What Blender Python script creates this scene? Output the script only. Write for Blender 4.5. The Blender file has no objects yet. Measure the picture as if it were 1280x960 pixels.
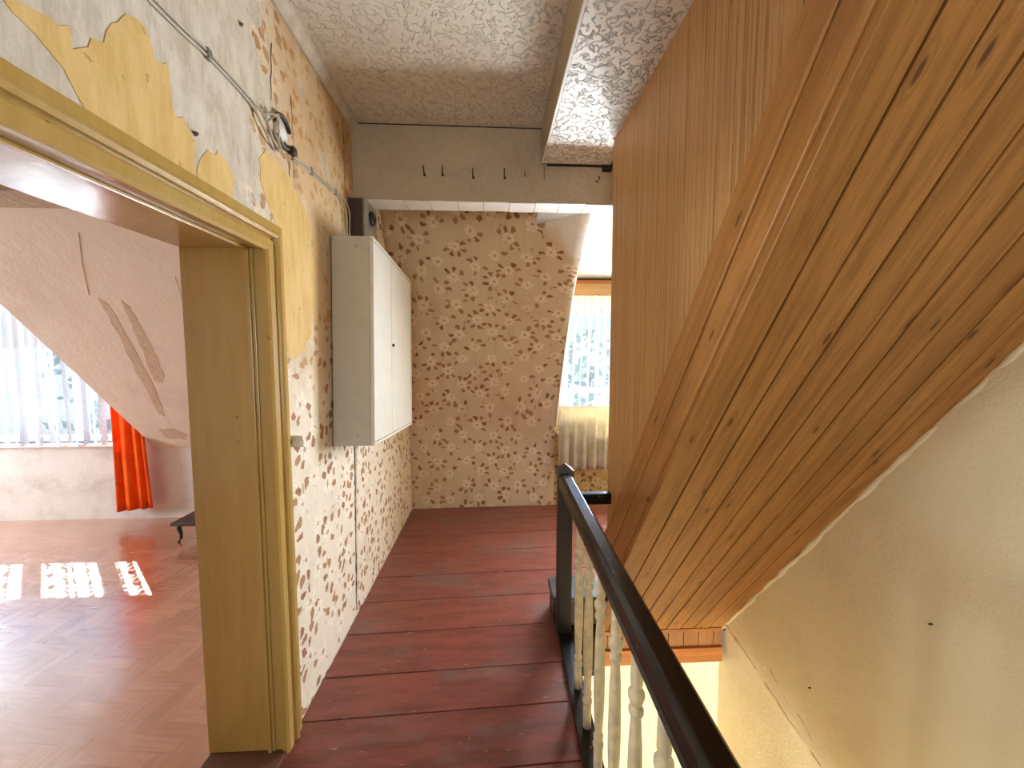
import bpy, bmesh, math, random
from mathutils import Vector, Matrix
random.seed(7)
SC = bpy.context.scene
COL = SC.collection
PI = math.pi

# ------------------------------------------------------------------ camera
CAM_Z = 1.55
PITCH, YAW = math.radians(4.05), math.radians(2.974)
cd = bpy.data.cameras.new('camera'); cam = bpy.data.objects.new('camera', cd); COL.objects.link(cam)
cd.sensor_fit = 'HORIZONTAL'; cd.sensor_width = 36.0; cd.lens = 480 / 1280 * 36.0
cd.clip_start = 0.02; cd.clip_end = 200
fw = Vector((math.sin(YAW) * math.cos(PITCH), math.cos(YAW) * math.cos(PITCH), -math.sin(PITCH)))
rt = Vector((math.cos(YAW), -math.sin(YAW), 0)); up = rt.cross(fw)
cam.matrix_world = Matrix(((rt.x, up.x, -fw.x, 0), (rt.y, up.y, -fw.y, 0), (rt.z, up.z, -fw.z, CAM_Z), (0, 0, 0, 1)))
SC.camera = cam

# ------------------------------------------------------------------ view, world, lights
SC.view_settings.view_transform = 'Standard'; SC.view_settings.look = 'None'
SC.view_settings.exposure = 0.0; SC.view_settings.gamma = 1.0; SC.view_settings.use_curve_mapping = False
SC.cycles.use_denoising = True
SC.cycles.max_bounces = 10; SC.cycles.diffuse_bounces = 6; SC.cycles.glossy_bounces = 4
SC.cycles.transparent_max_bounces = 16; SC.cycles.transmission_bounces = 6
SC.cycles.sample_clamp_indirect = 6.0; SC.cycles.caustics_reflective = False; SC.cycles.caustics_refractive = False

def lin(h):
    h = h.lstrip('#'); out = []
    for i in (0, 2, 4):
        c = int(h[i:i + 2], 16) / 255
        out.append(c / 12.92 if c <= 0.04045 else ((c + 0.055) / 1.055) ** 2.4)
    return (*out, 1.0)

world = bpy.data.worlds.new('sky'); SC.world = world; world.use_nodes = True
wn = world.node_tree.nodes; wl = world.node_tree.links
bg = wn['Background']; bg.inputs['Strength'].default_value = 2.2
tc = wn.new('ShaderNodeTexCoord'); sx = wn.new('ShaderNodeSeparateXYZ'); rp = wn.new('ShaderNodeValToRGB')
mr = wn.new('ShaderNodeMapRange'); mr.inputs[1].default_value = -0.3; mr.inputs[2].default_value = 0.9
wl.new(tc.outputs['Generated'], sx.inputs[0]); wl.new(sx.outputs['Z'], mr.inputs[0]); wl.new(mr.outputs[0], rp.inputs[0])
el = rp.color_ramp.elements
el[0].position = 0.0; el[0].color = lin('#8d9388'); el[1].position = 1.0; el[1].color = lin('#5f95d8')
e = el.new(0.24); e.color = lin('#a9bccd'); e = el.new(0.3); e.color = lin('#93c0f4'); e = el.new(0.55); e.color = lin('#7fb2f0')
wl.new(rp.outputs[0], bg.inputs['Color'])

def light(name, typ, loc, direction, energy, color=(1, 1, 1), size=(1, 1)):
    d = bpy.data.lights.new(name, typ); o = bpy.data.objects.new(name, d); COL.objects.link(o)
    d.energy = energy; d.color = color; o.location = loc
    o.rotation_euler = Vector(direction).to_track_quat('-Z', 'Y').to_euler()
    if typ == 'AREA':
        d.shape = 'RECTANGLE'; d.size, d.size_y = size
    return o
sun = light('sun', 'SUN', (-6, 12, 9), (1.1, -1.0, -0.95), 18.0, (1, 0.95, 0.86)); sun.data.angle = 0.006
# daylight in the window openings, plus fill lamps added to brighten the rooms
light('daylight_dormer', 'AREA', (1.95, 4.02, 1.35), (0, -1, 0.10), 430, (0.82, 0.92, 1.0), (1.3, 1.5))
light('added_fill_below_dormer', 'AREA', (1.1, 4.75, 0.42), (-0.12, -1, 0.72), 680, (0.88, 0.95, 1.0), (1.7, 0.8))  # fill lamp added outside below the sill to brighten the hall ceiling
light('added_rear_fill', 'AREA', (-0.05, -2.72, 1.5), (0, 1, 0.0), 46, (0.88, 0.95, 1.0), (1.2, 1.4))  # fill lamp added behind the viewer
light('daylight_stairwell_window', 'AREA', (0.62, -2.7, -1.28), (0.18, 1, 0.08), 540, (0.88, 0.94, 1.0), (0.9, 0.6))
light('daylight_side_room', 'AREA', (-5.75, 3.93, 1.35), (0.25, -1, 0.0), 85, (0.72, 0.87, 1.0), (0.9, 1.2))
light('added_fill_below_side_window', 'AREA', (-5.0, 4.75, 0.25), (0.1, -1, 0.62), 420, (0.84, 0.93, 1.0), (2.2, 0.8))  # unseen fill lamp added under the side window, brightens that room

light('added_gable_fill', 'AREA', (-6.72, 2.15, 1.35), (1, -0.02, 0.0), 225, (0.82, 0.92, 1.0), (1.3, 1.3))  # invented source at the west end, added to light the side room

# ------------------------------------------------------------------ node expression helper
class V:
    def __init__(s, t, sock): s.t, s.s = t, sock
    def _m(s, op, o=None, c=None):
        n = s.t.nodes.new('ShaderNodeMath'); n.operation = op
        for i, x in enumerate((s, o, c)):
            if x is None: continue
            if isinstance(x, V): s.t.links.new(x.s, n.inputs[i])
            else: n.inputs[i].default_value = x
        return V(s.t, n.outputs[0])
    def __add__(s, o): return s._m('ADD', o)
    __radd__ = __add__
    def __mul__(s, o): return s._m('MULTIPLY', o)
    __rmul__ = __mul__
    def __sub__(s, o): return s._m('SUBTRACT', o)
    def __rsub__(s, o): return (s * -1.0) + o
    def __truediv__(s, o): return s._m('DIVIDE', o)
    def floor(s): return s._m('FLOOR')
    def fract(s): return s._m('FRACT')
    def abs(s): return s._m('ABSOLUTE')
    def cos(s): return s._m('COSINE')
    def sin(s): return s._m('SINE')
    def sqrt(s): return s._m('SQRT')
    def mx(s, o): return s._m('MAXIMUM', o)
    def mn(s, o): return s._m('MINIMUM', o)
    def gt(s, o): return s._m('GREATER_THAN', o)
    def lt(s, o): return s._m('LESS_THAN', o)
    def mod(s, o): return s._m('FLOORED_MODULO', o)
    def atan2(s, o): return s._m('ARCTAN2', o)
    def step(s, a, b):
        n = s.t.nodes.new('ShaderNodeMapRange'); n.interpolation_type = 'SMOOTHSTEP'
        s.t.links.new(s.s, n.inputs[0]); n.inputs[1].default_value = a; n.inputs[2].default_value = b
        return V(s.t, n.outputs[0])

class M:
    """a material under construction"""
    def __init__(s, name, rough=0.6, spec=0.5):
        s.m = bpy.data.materials.new(name); s.m.use_nodes = True; s.t = s.m.node_tree
        s.b = s.t.nodes['Principled BSDF']; s.b.inputs['Roughness'].default_value = rough
        s.b.inputs['Specular IOR Level'].default_value = spec
    def n(s, kind, **kw):
        n = s.t.nodes.new(kind)
        for k, v in kw.items(): setattr(n, k, v)
        return n
    def coord(s, which='Object'): return s.n('ShaderNodeTexCoord').outputs[which]
    def sep(s, sock):
        n = s.n('ShaderNodeSeparateXYZ'); s.t.links.new(sock, n.inputs[0]); return [V(s.t, o) for o in n.outputs]
    def vec(s, x, y, z=0.0):
        n = s.n('ShaderNodeCombineXYZ')
        for i, q in enumerate((x, y, z)):
            if isinstance(q, V): s.t.links.new(q.s, n.inputs[i])
            else: n.inputs[i].default_value = q
        return n.outputs[0]
    def mapping(s, sock, scale=(1, 1, 1), rot=(0, 0, 0), loc=None):
        n = s.n('ShaderNodeMapping'); s.t.links.new(sock, n.inputs[0])
        n.inputs['Scale'].default_value = scale; n.inputs['Rotation'].default_value = rot
        if loc is not None:
            if isinstance(loc, tuple): n.inputs['Location'].default_value = loc
            else: s.t.links.new(loc, n.inputs['Location'])
        return n.outputs[0]
    def noise(s, sock, scale, detail=3, rough=0.55, dist=0.0):
        n = s.n('ShaderNodeTexNoise'); s.t.links.new(sock, n.inputs['Vector'])
        n.inputs['Scale'].default_value = scale; n.inputs['Detail'].default_value = detail
        n.inputs['Roughness'].default_value = rough; n.inputs['Distortion'].default_value = dist
        return V(s.t, n.outputs[0])
    def voro(s, sock, scale, feature='F1', rnd=1.0, dims='3D'):
        n = s.n('ShaderNodeTexVoronoi', feature=feature, voronoi_dimensions=dims); s.t.links.new(sock, n.inputs['Vector'])
        n.inputs['Scale'].default_value = scale; n.inputs['Randomness'].default_value = rnd
        return V(s.t, n.outputs['Distance'])
    def white(s, sock, out='Value'):
        n = s.n('ShaderNodeTexWhiteNoise', noise_dimensions='3D'); s.t.links.new(sock, n.inputs['Vector']); return V(s.t, n.outputs[out])
    def rnd(s): return V(s.t, s.n('ShaderNodeObjectInfo').outputs['Random'])
    def mix(s, f, a, b, mode='MIX'):
        n = s.n('ShaderNodeMix', data_type='RGBA', blend_type=mode)
        if isinstance(f, V): s.t.links.new(f.s, n.inputs[0])
        else: n.inputs[0].default_value = f
        for i, q in ((6, a), (7, b)):
            if isinstance(q, V): s.t.links.new(q.s, n.inputs[i])
            elif isinstance(q, str): n.inputs[i].default_value = lin(q)
            elif isinstance(q, tuple): n.inputs[i].default_value = q
            else: s.t.links.new(q, n.inputs[i])
        return n.outputs[2]
    def color(s, q):
        if isinstance(q, str): s.b.inputs['Base Color'].default_value = lin(q)
        else: s.t.links.new(q, s.b.inputs['Base Color'])
        return s
    def bump(s, h, strength=0.3, dist=0.01):
        n = s.n('ShaderNodeBump'); n.inputs['Strength'].default_value = strength; n.inputs['Distance'].default_value = dist
        s.t.links.new(h.s, n.inputs['Height']); s.t.links.new(n.outputs[0], s.b.inputs['Normal']); return s
    def rough(s, v): s.t.links.new(v.s, s.b.inputs['Roughness']); return s

def plain(name, hexc, rough=0.5, var=0.10, bump=0.0, scale=14, metallic=0.0, spec=0.5):
    m = M(name, rough, spec); c = m.coord(); n = m.noise(c, scale, 4)
    m.color(m.mix(n.step(0.3, 0.7) * var, hexc, '#2b2118'))
    m.b.inputs['Metallic'].default_value = metallic
    if bump: m.bump(m.noise(c, scale * 3, 4), bump, 0.004)
    return m.m

# --- papers and plasters
def flower_layer(m, u, v, A, B, du, dv):
    """one lattice of wallpaper posies: returns leaf mask, petal mask, heart mask, tone"""
    a = (u / A) + du; b = (v / B) + dv
    ia, ib = a.floor(), b.floor()
    idv = m.vec(ia, ib, du * 7.0 + 1.0)
    r1 = m.white(idv); r2 = m.white(m.vec(ia, ib, du * 7.0 + 5.0)); r3 = m.white(m.vec(ia, ib, du * 7.0 + 9.0))
    x = (a.fract() - 0.5) * A - (r1 - 0.5) * 0.05
    y = (b.fract() - 0.5) * B - (r2 - 0.5) * 0.05
    r = (x * x + y * y).sqrt()
    th = y.atan2(x) + r3 * 6.283
    k = th * (8 / 6.28318)
    pres = m.white(m.vec(k.floor(), ia * 3.1, ib * 1.7 + du))
    f = (k.fract() - 0.5).abs() * 2.0
    off = r - (0.058 + pres * 0.022)
    leaf = ((off * off) * 1250.0 + f * f * 2.3).lt(0.80 - pres * 0.15) * pres.gt(0.40) * (th - r3 * 12.0).cos().gt(-0.55 )
    pk = th * (6 / 6.28318)
    pf = (pk.fract() - 0.5).abs() * 2.0
    petal = (r + pf * pf * 0.014).lt(0.047)
    heart = r.lt(0.011)
    line = (pf.gt(0.86)) * petal
    return leaf, petal, heart, pres, line

def floral(m, u, v, ground, petal_c, leaf1, leaf2, A=0.275, B=0.27):
    uv0 = m.vec(u, v)
    u = u + (m.noise(uv0, 24, 2) - 0.5) * 0.05; v = v + (m.noise(m.mapping(uv0, (1, 1, 1), (0, 0, 0), (3.1, 7.7, 0.0)), 24, 2) - 0.5) * 0.05
    l1 = flower_layer(m, u, v, A, B, 0.0, 0.0); l2 = flower_layer(m, u, v, A, B, 0.5, 0.5)
    uv = uv0
    sprig = m.voro(m.mapping(uv, (1, 0.6, 1), (0, 0, 0.6)), 17.0)
    sp = sprig.lt(0.17) * m.noise(uv, 7, 1).gt(0.50)
    leaf = l1[0].mx(l2[0]); petal = l1[1].mx(l2[1]); heart = l1[2].mx(l2[2]); tone = (l1[3] + l2[3]) * 0.5; line = l1[4].mx(l2[4])
    g = m.mix(m.noise(uv, 60, 3).step(0.35, 0.7) * 0.18, ground, petal_c)
    g = m.mix(sp * 0.55, g, leaf2)
    g = m.mix(leaf * 0.88, g, m.mix(tone.step(0.45, 0.6), leaf1, leaf2))
    g = m.mix(petal * 0.85, g, petal_c)
    g = m.mix(line * 0.4, g, leaf2)
    g = m.mix(heart * 0.7, g, leaf2)
    return g, uv

def mat_floral_back():
    m = M('floral_wallpaper_tan', 0.75, 0.25); u, v, _ = m.sep(m.coord('UV'))
    g, uv = floral(m, u, v, '#cdb592', '#e2d0b2', '#7d4524', '#9c6c40')
    st = m.noise(uv, 1.3, 5)
    g = m.mix(st.step(0.45, 0.75) * 0.35, g, '#a5825c')
    st2 = m.noise(m.mapping(uv, (1, 0.18, 1)), 9, 4)
    g = m.mix(st2.step(0.5, 0.75) * 0.22, g, '#8e7050')
    fade = ((u - 0.45) * 0.9 + (v - 2.88) * 1.1 + (m.noise(uv, 6, 5) - 0.5) * 0.35).step(0.0, 0.16)
    g = m.mix(fade * 0.9, g, '#e0d9cc')
    m.color(g); m.bump(m.noise(uv, 30, 4) * 0.5 + m.noise(uv, 6, 3), 0.35, 0.012)
    return m.m

def mat_wall_left():
    m = M('torn_wallpaper_left', 0.75, 0.25); u, v, _ = m.sep(m.coord('UV'))    # u along the hall, v height
    g, uv = floral(m, u, v, '#e0d5c2', '#ebe2d3', '#84491f', '#9a6a40', 0.24, 0.225)
    n1 = m.noise(uv, 5, 6, 0.65); n2 = m.noise(m.mapping(uv, (1, 0.35, 1)), 3.3, 6, 0.65); n3 = m.noise(uv, 22, 5)
    # old glue-stained tan paper higher up and towards the beam
    tan = (v + n1 * 0.9).step(1.55, 2.4) * (u + n2 * 0.5).step(1.45, 2.0) * u.step(2.75, 2.5)
    g = m.mix(tan * 0.75, g, m.mix(n2.step(0.35, 0.65), '#b98f58', '#cfae7c'))
    # layer pulled off: bare grey-white backing over the door, ragged towards the corner
    bare = ((1.50 - u) * 1.0 + (v - 2.4).abs() * -0.1 + (n1 - 0.5) * 0.7 + (n3 - 0.5) * 0.22).step(-0.02, 0.03) * v.step(1.98, 2.02)
    islands = (n2 + (n3 - 0.5) * 0.25).step(0.58, 0.60) * v.gt(1.35) * u.gt(1.5)
    bare = bare.mx(islands * 0.8)
    white = m.mix(m.noise(m.mapping(uv, (3.0, 1, 1)), 6, 6, 0.7).step(0.35, 0.7), '#d3c9ba', '#b9ab98')
    g = m.mix(bare, g, white)
    specks = m.noise(m.mapping(uv, (2.2, 1, 1), (0, 0, 0.5)), 26, 3, 0.5)
    g = m.mix(specks.step(0.70, 0.76) * v.step(1.6, 2.1) * 0.7, g, '#6b4a2a')
    dirt = m.noise(uv, 2.1, 6, 0.7)
    g = m.mix(dirt.step(0.5, 0.75) * 0.3, g, '#7c6246')
    wr = m.noise(m.mapping(uv, (3.5, 0.8, 1)), 7, 5, 0.6)
    g = m.mix(wr.step(0.60, 0.66) * 0.25 * bare, g, '#8a7a64')
    m.color(g); m.bump(wr * 0.9 + n3 * 0.5 + bare * 0.25, 0.6, 0.012)
    return m.m

def mat_yellow_patch():
    m = M('yellow_distemper_layer', 0.7, 0.25); c = m.coord(); x, y, z = m.sep(c)
    n = m.noise(m.mapping(c, (1, 4, 1)), 7, 5, 0.6)
    g = m.mix(n.step(0.35, 0.7), '#d6b678', '#c9a562')
    g = m.mix(m.noise(c, 30, 3).step(0.66, 0.72) * 0.5, g, '#8a6a35')
    m.color(g); m.bump(n + m.noise(c, 40, 3) * 0.4, 0.5, 0.008); return m.m

def mat_worm_plaster(name, base, dark, strength=0.7):
    """roller-textured ceiling paint with little worm ridges"""
    m = M(name, 0.55, 0.4); c = m.coord()
    n = m.noise(c, 27, 2, 0.5, 0.5)
    w = ((n - 0.5).abs() * -1.0 + 0.055).step(0.0, 0.05)
    gap = m.noise(c, 34, 2).step(0.42, 0.52)
    h = w * gap
    m.color(m.mix(m.noise(c, 2.2, 4).step(0.4, 0.75) * 0.35, base, dark))
    m.bump(h + m.noise(c, 70, 3) * 0.10, strength, 0.022); return m.m

def mat_plaster(name, base, dark, bump=0.3, scale=5.0, fine=60, var=0.5, blot=1.6):
    m = M(name, 0.8, 0.2); c = m.coord()
    st = m.noise(c, blot, 5, 0.65)
    g = m.mix(st.step(0.42, 0.72) * var, base, dark)
    g = m.mix(m.noise(c, 38, 4).step(0.64, 0.74) * 0.25, g, dark)
    m.color(g)
    m.bump(m.noise(c, scale, 5, 0.6) + m.noise(c, fine, 4) * 0.25, bump, 0.03); return m.m

# --- woods
def mat_pine(name, light_c, dark_c, rot=0.0, along='z', rough=0.45, knots=True, sk=(0, 1)):
    """varnished pine; the grain runs along the board, tilted by rot about X"""
    m = M(name, rough, 0.4); c = m.mapping(m.coord(), (1, 1, 1), (rot, 0, 0))
    r = m.rnd(); off = m.vec(r * 7.3, r * 31.0, r * 13.7)
    ad = m.n('ShaderNodeVectorMath', operation='ADD'); m.t.links.new(c, ad.inputs[0]); m.t.links.new(off, ad.inputs[1]); c = ad.outputs[0]
    sc = {'x': (0.06, 1, 1), 'y': (1, 0.06, 1), 'z': (1, 1, 0.06)}[along]
    g1 = m.noise(m.mapping(c, sc), 42, 4, 0.5, 0.35); g2 = m.noise(m.mapping(c, sc), 150, 3, 0.6)
    col = m.mix(g1.step(0.35, 0.70) * 0.55, light_c, dark_c)
    col = m.mix(g2.step(0.5, 0.8) * 0.4, col, dark_c)
    hgt = g1 * 0.5 + g2 * 0.5
    if knots:
        k3 = m.sep(c); kn = m.voro(m.vec(k3[sk[0]], k3[1] * 0.28), 6.0, dims='2D')
        col = m.mix(kn.step(0.055, 0.02) * 0.8, col, '#3a1a08')
        col = m.mix(((kn - 0.075).abs()).step(0.03, 0.0) * 0.35, col, dark_c)
    fib = m.noise(m.mapping(c, sc), 260, 2, 0.5)
    col = m.mix(fib.step(0.52, 0.66) * 0.35, col, dark_c)
    col = m.mix(r * 0.35, col, dark_c)
    m.color(col); m.bump(hgt, 0.12, 0.003); return m.m

def mat_reed():
    m = M('reeded_wood_panel', 0.5, 0.35); c = m.coord(); x, y, z = m.sep(c)
    r = m.rnd()
    s1 = m.noise(m.vec(y * 130.0, z * 1.1, r * 9.0), 1.0, 2, 0.5); s2 = m.noise(m.vec(y * 420.0, z * 14.0, r * 5.0), 1.0, 2)
    col = m.mix(s1.step(0.28, 0.55), '#9a7042', '#c99c66')
    col = m.mix(s2.step(0.50, 0.68) * 0.5, col, '#d8b27e')
    fl = m.noise(m.vec(y * 90.0, z * 7.0, 3.0), 1.0, 2)
    col = m.mix(fl.step(0.68, 0.74) * 0.6, col, '#4e2a10')
    m.color(col); m.bump(s1 * 0.8 + s2 * 0.3, 0.3, 0.003); return m.m

def mat_red_plank():
    m = M('red_painted_board', 0.42, 0.5); c = m.coord(); r = m.rnd()
    off = m.vec(r * 17.0, r * 3.0, 0.0)
    ad = m.n('ShaderNodeVectorMath', operation='ADD'); m.t.links.new(c, ad.inputs[0]); m.t.links.new(off, ad.inputs[1]); c2 = ad.outputs[0]
    n = m.noise(m.mapping(c2, (0.18, 1, 1)), 16, 5, 0.65); wear = m.noise(m.mapping(c, (0.6, 1, 1)), 2.6, 6, 0.7)
    col = m.mix(n.step(0.35, 0.7), '#7d4137', '#5c2d25')
    col = m.mix(r * 0.35, col, '#8a5246')
    col = m.mix(wear.step(0.50, 0.66) * 0.7, col, '#6d5852')
    sc = m.noise(m.mapping(c2, (0.25, 1.0, 1)), 55, 3)
    col = m.mix(sc.step(0.66, 0.72) * 0.55, col, '#b08b78')
    m.color(col); m.rough(wear * 0.34 + n * 0.12 + 0.13); m.bump(n + wear * 0.6, 0.22, 0.006); return m.m

def mat_vinyl():
    m = M('herringbone_print_vinyl', 0.2, 1.0); c = m.coord()
    x, y, _ = m.sep(m.mapping(c, (1, 1, 1), (0, 0, 0.12)))
    w = 0.062; n = 4.0
    u = x / w; v = y / w; i = u.floor(); j = v.floor()
    k = (i - j).mod(2 * n); hor = k.lt(n - 0.5)
    ia = hor * (i - k) + (1.0 - hor) * i; jb = hor * j + (1.0 - hor) * (j + k - n)
    idn = m.white(m.vec(ia, jb, hor))
    fu, fv = u.fract(), v.fract()
    joint = hor * (fv.lt(0.05)) + (1.0 - hor) * fu.lt(0.05)
    gr = m.noise(m.vec(hor * x * 3.0 + (1.0 - hor) * x * 34.0, hor * y * 34.0 + (1.0 - hor) * y * 3.0, idn * 9.0), 2.0, 4)
    col = m.mix(idn, '#a56b4e', '#b88064')
    col = m.mix(gr.step(0.4, 0.7) * 0.4, col, '#84523a')
    col = m.mix(joint * 0.25, col, '#5a2a18')
    m.color(col)
    wr = m.noise(m.mapping(c, (0.6, 1.3, 1), (0, 0, 0.3)), 5.0, 4, 0.5)
    fine = m.noise(c, 45, 3)
    m.bump(wr + fine * 0.05, 0.55, 0.025); m.rough(fine * 0.12 + 0.18)
    m.b.inputs['IOR'].default_value = 1.6
    m.b.inputs['Coat Weight'].default_value = 1.0; m.b.inputs['Coat Roughness'].default_value = 0.20; m.b.inputs['Coat IOR'].default_value = 2.2
    return m.m

# --- cloth, glass
def mat_sheer(name, base, clear, stripes=0.0, lace=0.0, freq=60.0):
    m = M(name, 0.9, 0.1); u, v, _ = m.sep(m.coord('UV'))
    out = [n for n in m.t.nodes if n.type == 'OUTPUT_MATERIAL'][0]
    dif = m.n('ShaderNodeBsdfDiffuse'); tra = m.n('ShaderNodeBsdfTranslucent'); tr = m.n('ShaderNodeBsdfTransparent')
    dif.inputs[0].default_value = lin(base); tra.inputs[0].default_value = lin(base)
    ms = m.n('ShaderNodeMixShader'); ms.inputs[0].default_value = 0.035
    m.t.links.new(dif.outputs[0], ms.inputs[1]); m.t.links.new(tra.outputs[0], ms.inputs[2])
    f = V(m.t, m.vec(0, 0)); nn = m.noise(m.vec(u * freq * 0.1, v * 0.5), 1.0, 3); n0 = (u * (freq * 1.35) + nn * 7.0).sin() * 0.5 + 0.5
    dens = n0.step(0.35, 0.65) * stripes
    if lace:
        wv = ((u * freq * 2.2).sin() + (v * freq * 2.2).sin()).gt(0.2)
        zig = (((u * 9.0).fract() - 0.5).abs() * 1.2 + v * 7.0).fract().lt(0.3)
        dens = dens + wv * lace * 0.6 + zig * lace
    op = (dens * -1.0 + clear).mx(0.0).mn(0.95)
    m2 = m.n('ShaderNodeMixShader'); m.t.links.new(op.s, m2.inputs[0])
    m.t.links.new(ms.outputs[0], m2.inputs[1]); m.t.links.new(tr.outputs[0], m2.inputs[2])
    m.t.links.new(m2.outputs[0], out.inputs['Surface']); return m.m

def mat_cloth(name, c1, c2, translucent=0.3):
    m = M(name, 0.85, 0.15); c = m.coord(); n = m.noise(c, 9, 4); col = m.mix(n.step(0.3, 0.7), c1, c2); m.color(col)
    out = [q for q in m.t.nodes if q.type == 'OUTPUT_MATERIAL'][0]
    tra = m.n('ShaderNodeBsdfTranslucent'); m.t.links.new(col, tra.inputs[0])
    ms = m.n('ShaderNodeMixShader'); ms.inputs[0].default_value = translucent
    m.t.links.new(m.b.outputs[0], ms.inputs[1]); m.t.links.new(tra.outputs[0], ms.inputs[2]); m.t.links.new(ms.outputs[0], out.inputs['Surface'])
    m.bump(m.noise(c, 180, 2), 0.15, 0.002); return m.m

def mat_glass():
    m = M('window_glass', 0.02); out = [q for q in m.t.nodes if q.type == 'OUTPUT_MATERIAL'][0]
    tr = m.n('ShaderNodeBsdfTransparent'); gl = m.n('ShaderNodeBsdfGlossy'); gl.inputs['Roughness'].default_value = 0.02
    ms = m.n('ShaderNodeMixShader'); ms.inputs[0].default_value = 0.05
    m.t.links.new(tr.outputs[0], ms.inputs[1]); m.t.links.new(gl.outputs[0], ms.inputs[2])
    m.t.links.new(ms.outputs[0], out.inputs['Surface']); return m.m

def mat_ochre():
    m = M('ochre_gloss_paint', 0.20, 0.6); c = m.coord()
    n = m.noise(m.mapping(c, (5, 5, 0.5)), 6, 5, 0.6); chip = m.noise(c, 28, 4, 0.6)
    col = m.mix(n.step(0.3, 0.75) * 0.6, '#b29250', '#a1803e')
    col = m.mix(chip.step(0.715, 0.74) * 0.8, col, '#5b4420')
    m.color(col); m.bump(n + chip * 0.3, 0.12, 0.006); return m.m

def mat_black_lacquer():
    m = M('black_brown_lacquer', 0.22, 0.4); c = m.coord()
    n = m.noise(m.mapping(c, (6, 0.6, 6)), 14, 4); sc = m.noise(m.mapping(c, (1, 0.5, 1)), 24, 4, 0.6)
    col = m.mix(n.step(0.4, 0.7), '#0f0a08', '#1c120c')
    col = m.mix(sc.step(0.70, 0.73) * 0.8, col, '#8b8078')
    m.color(col); m.bump(n, 0.15, 0.003); m.rough(sc * 0.2 + 0.14); return m.m

MT = dict(
    floral=mat_floral_back(), left=mat_wall_left(), yellow=mat_yellow_patch(),
    ceil=mat_worm_plaster('worm_textured_ceiling', '#d6ccbc', '#bcaa90'), box=mat_worm_plaster('worm_textured_box', '#e6e1d8', '#cfc3ae', 1.0),
    beam=mat_plaster('beam_paper', '#b8a88f', '#9d8a6e', 0.7, 16, 60, 0.5), dormer=mat_plaster('crazed_grey_white_plaster', '#b9b5ad', '#8f887c', 0.6, 7, 60, 0.4, 3.0), white=mat_plaster('white_distemper', '#e3dfd6', '#bdb09b', 0.3, 7, 60, 0.4),
    stair=mat_plaster('cream_limewash', '#eddfb8', '#d9c59a', 0.22, 5, 110, 0.55, 1.1), room=mat_plaster('pinkish_distemper', '#e4ddd0', '#cbbfae', 0.22, 5, 50, 0.5),
    knee=mat_plaster('worn_white_distemper', '#d3cec8', '#a2968a', 0.4, 6, 50, 0.6, 2.4), torn=mat_plaster('bare_grey_plaster', '#cbbba4', '#b5a289', 0.4, 9, 50, 0.5),
    reed=mat_reed(), red=mat_red_plank(), vinyl=mat_vinyl(), ochre=mat_ochre(), black=mat_black_lacquer(), glass=mat_glass(),
    dark=plain('dark_joint', '#1a110b', 0.9), gap=plain('seam_shadow_gap', '#2a1d12', 0.95), cream=plain('cream_gloss_paint', '#f0e2b8', 0.35, 0.25, 0.1, 25),
    cab=plain('grey_white_lacquer', '#d2cec3', 0.38, 0.06), cabside=plain('beige_lacquer', '#b9b09d', 0.45, 0.08), knob=plain('black_plastic', '#15130f', 0.4), steel=plain('grey_metal', '#8f8a7e', 0.4, 0.3, metallic=0.3),
    iron=plain('black_iron', '#17120e', 0.45, 0.1), cable=plain('painted_cable', '#bdb2a2', 0.55, 0.3), rust=plain('old_brown_bakelite', '#3b2415', 0.5, 0.3),
    nail=plain('rusty_nail', '#6b4a30', 0.6, 0.3), trim=plain('chalky_cove', '#cbbfae', 0.7, 0.25, 0.3, 20), pelmet=mat_pine('pelmet_pine', '#b8915f', '#987244', 0, 'x', 0.5, False),
    frame=plain('white_window_paint', '#e8e8e4', 0.35, 0.05), orange=mat_cloth('orange_curtain_cloth', '#f76f22', '#ef5a14', 0.3), creamcloth=mat_cloth('cream_curtain_cloth', '#e6dcc2', '#d3c6a6', 0.4),
    sheer=mat_sheer('sheer_net', '#d3e0f2', 0.72, 0.42), lace=mat_sheer('lace_net', '#cfdcee', 0.82, 0.72, 0.16), dense=mat_sheer('gathered_net', '#d9d8d4', 0.35, 0.2),
    bark=plain('bark', '#4a3d30', 0.9), leaf=plain('leaf_green', '#7fa08c', 0.7, 0.4), olive=plain('dummy', '#806a40'),
)
SLOPE = math.atan(1.38)
MT['newel'] = plain('dark_newel_paint', '#1d120c', 0.5, 0.4)
MT['pine'] = mat_pine('soffit_pine', '#b78043', '#7a4c20', SLOPE, 'y', 0.42)
MT['pinetrim'] = mat_pine('stringer_pine', '#bc8546', '#885724', math.atan(1.36), 'y', 0.4, True, (2, 1))
MT['pinev'] = mat_pine('fascia_pine', '#a06a35', '#7a4a22', 0, 'z', 0.45, False)
MT['pinex'] = mat_pine('fascia_rail_pine', '#b06c2e', '#85491a', 0, 'x', 0.4, False)

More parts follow.
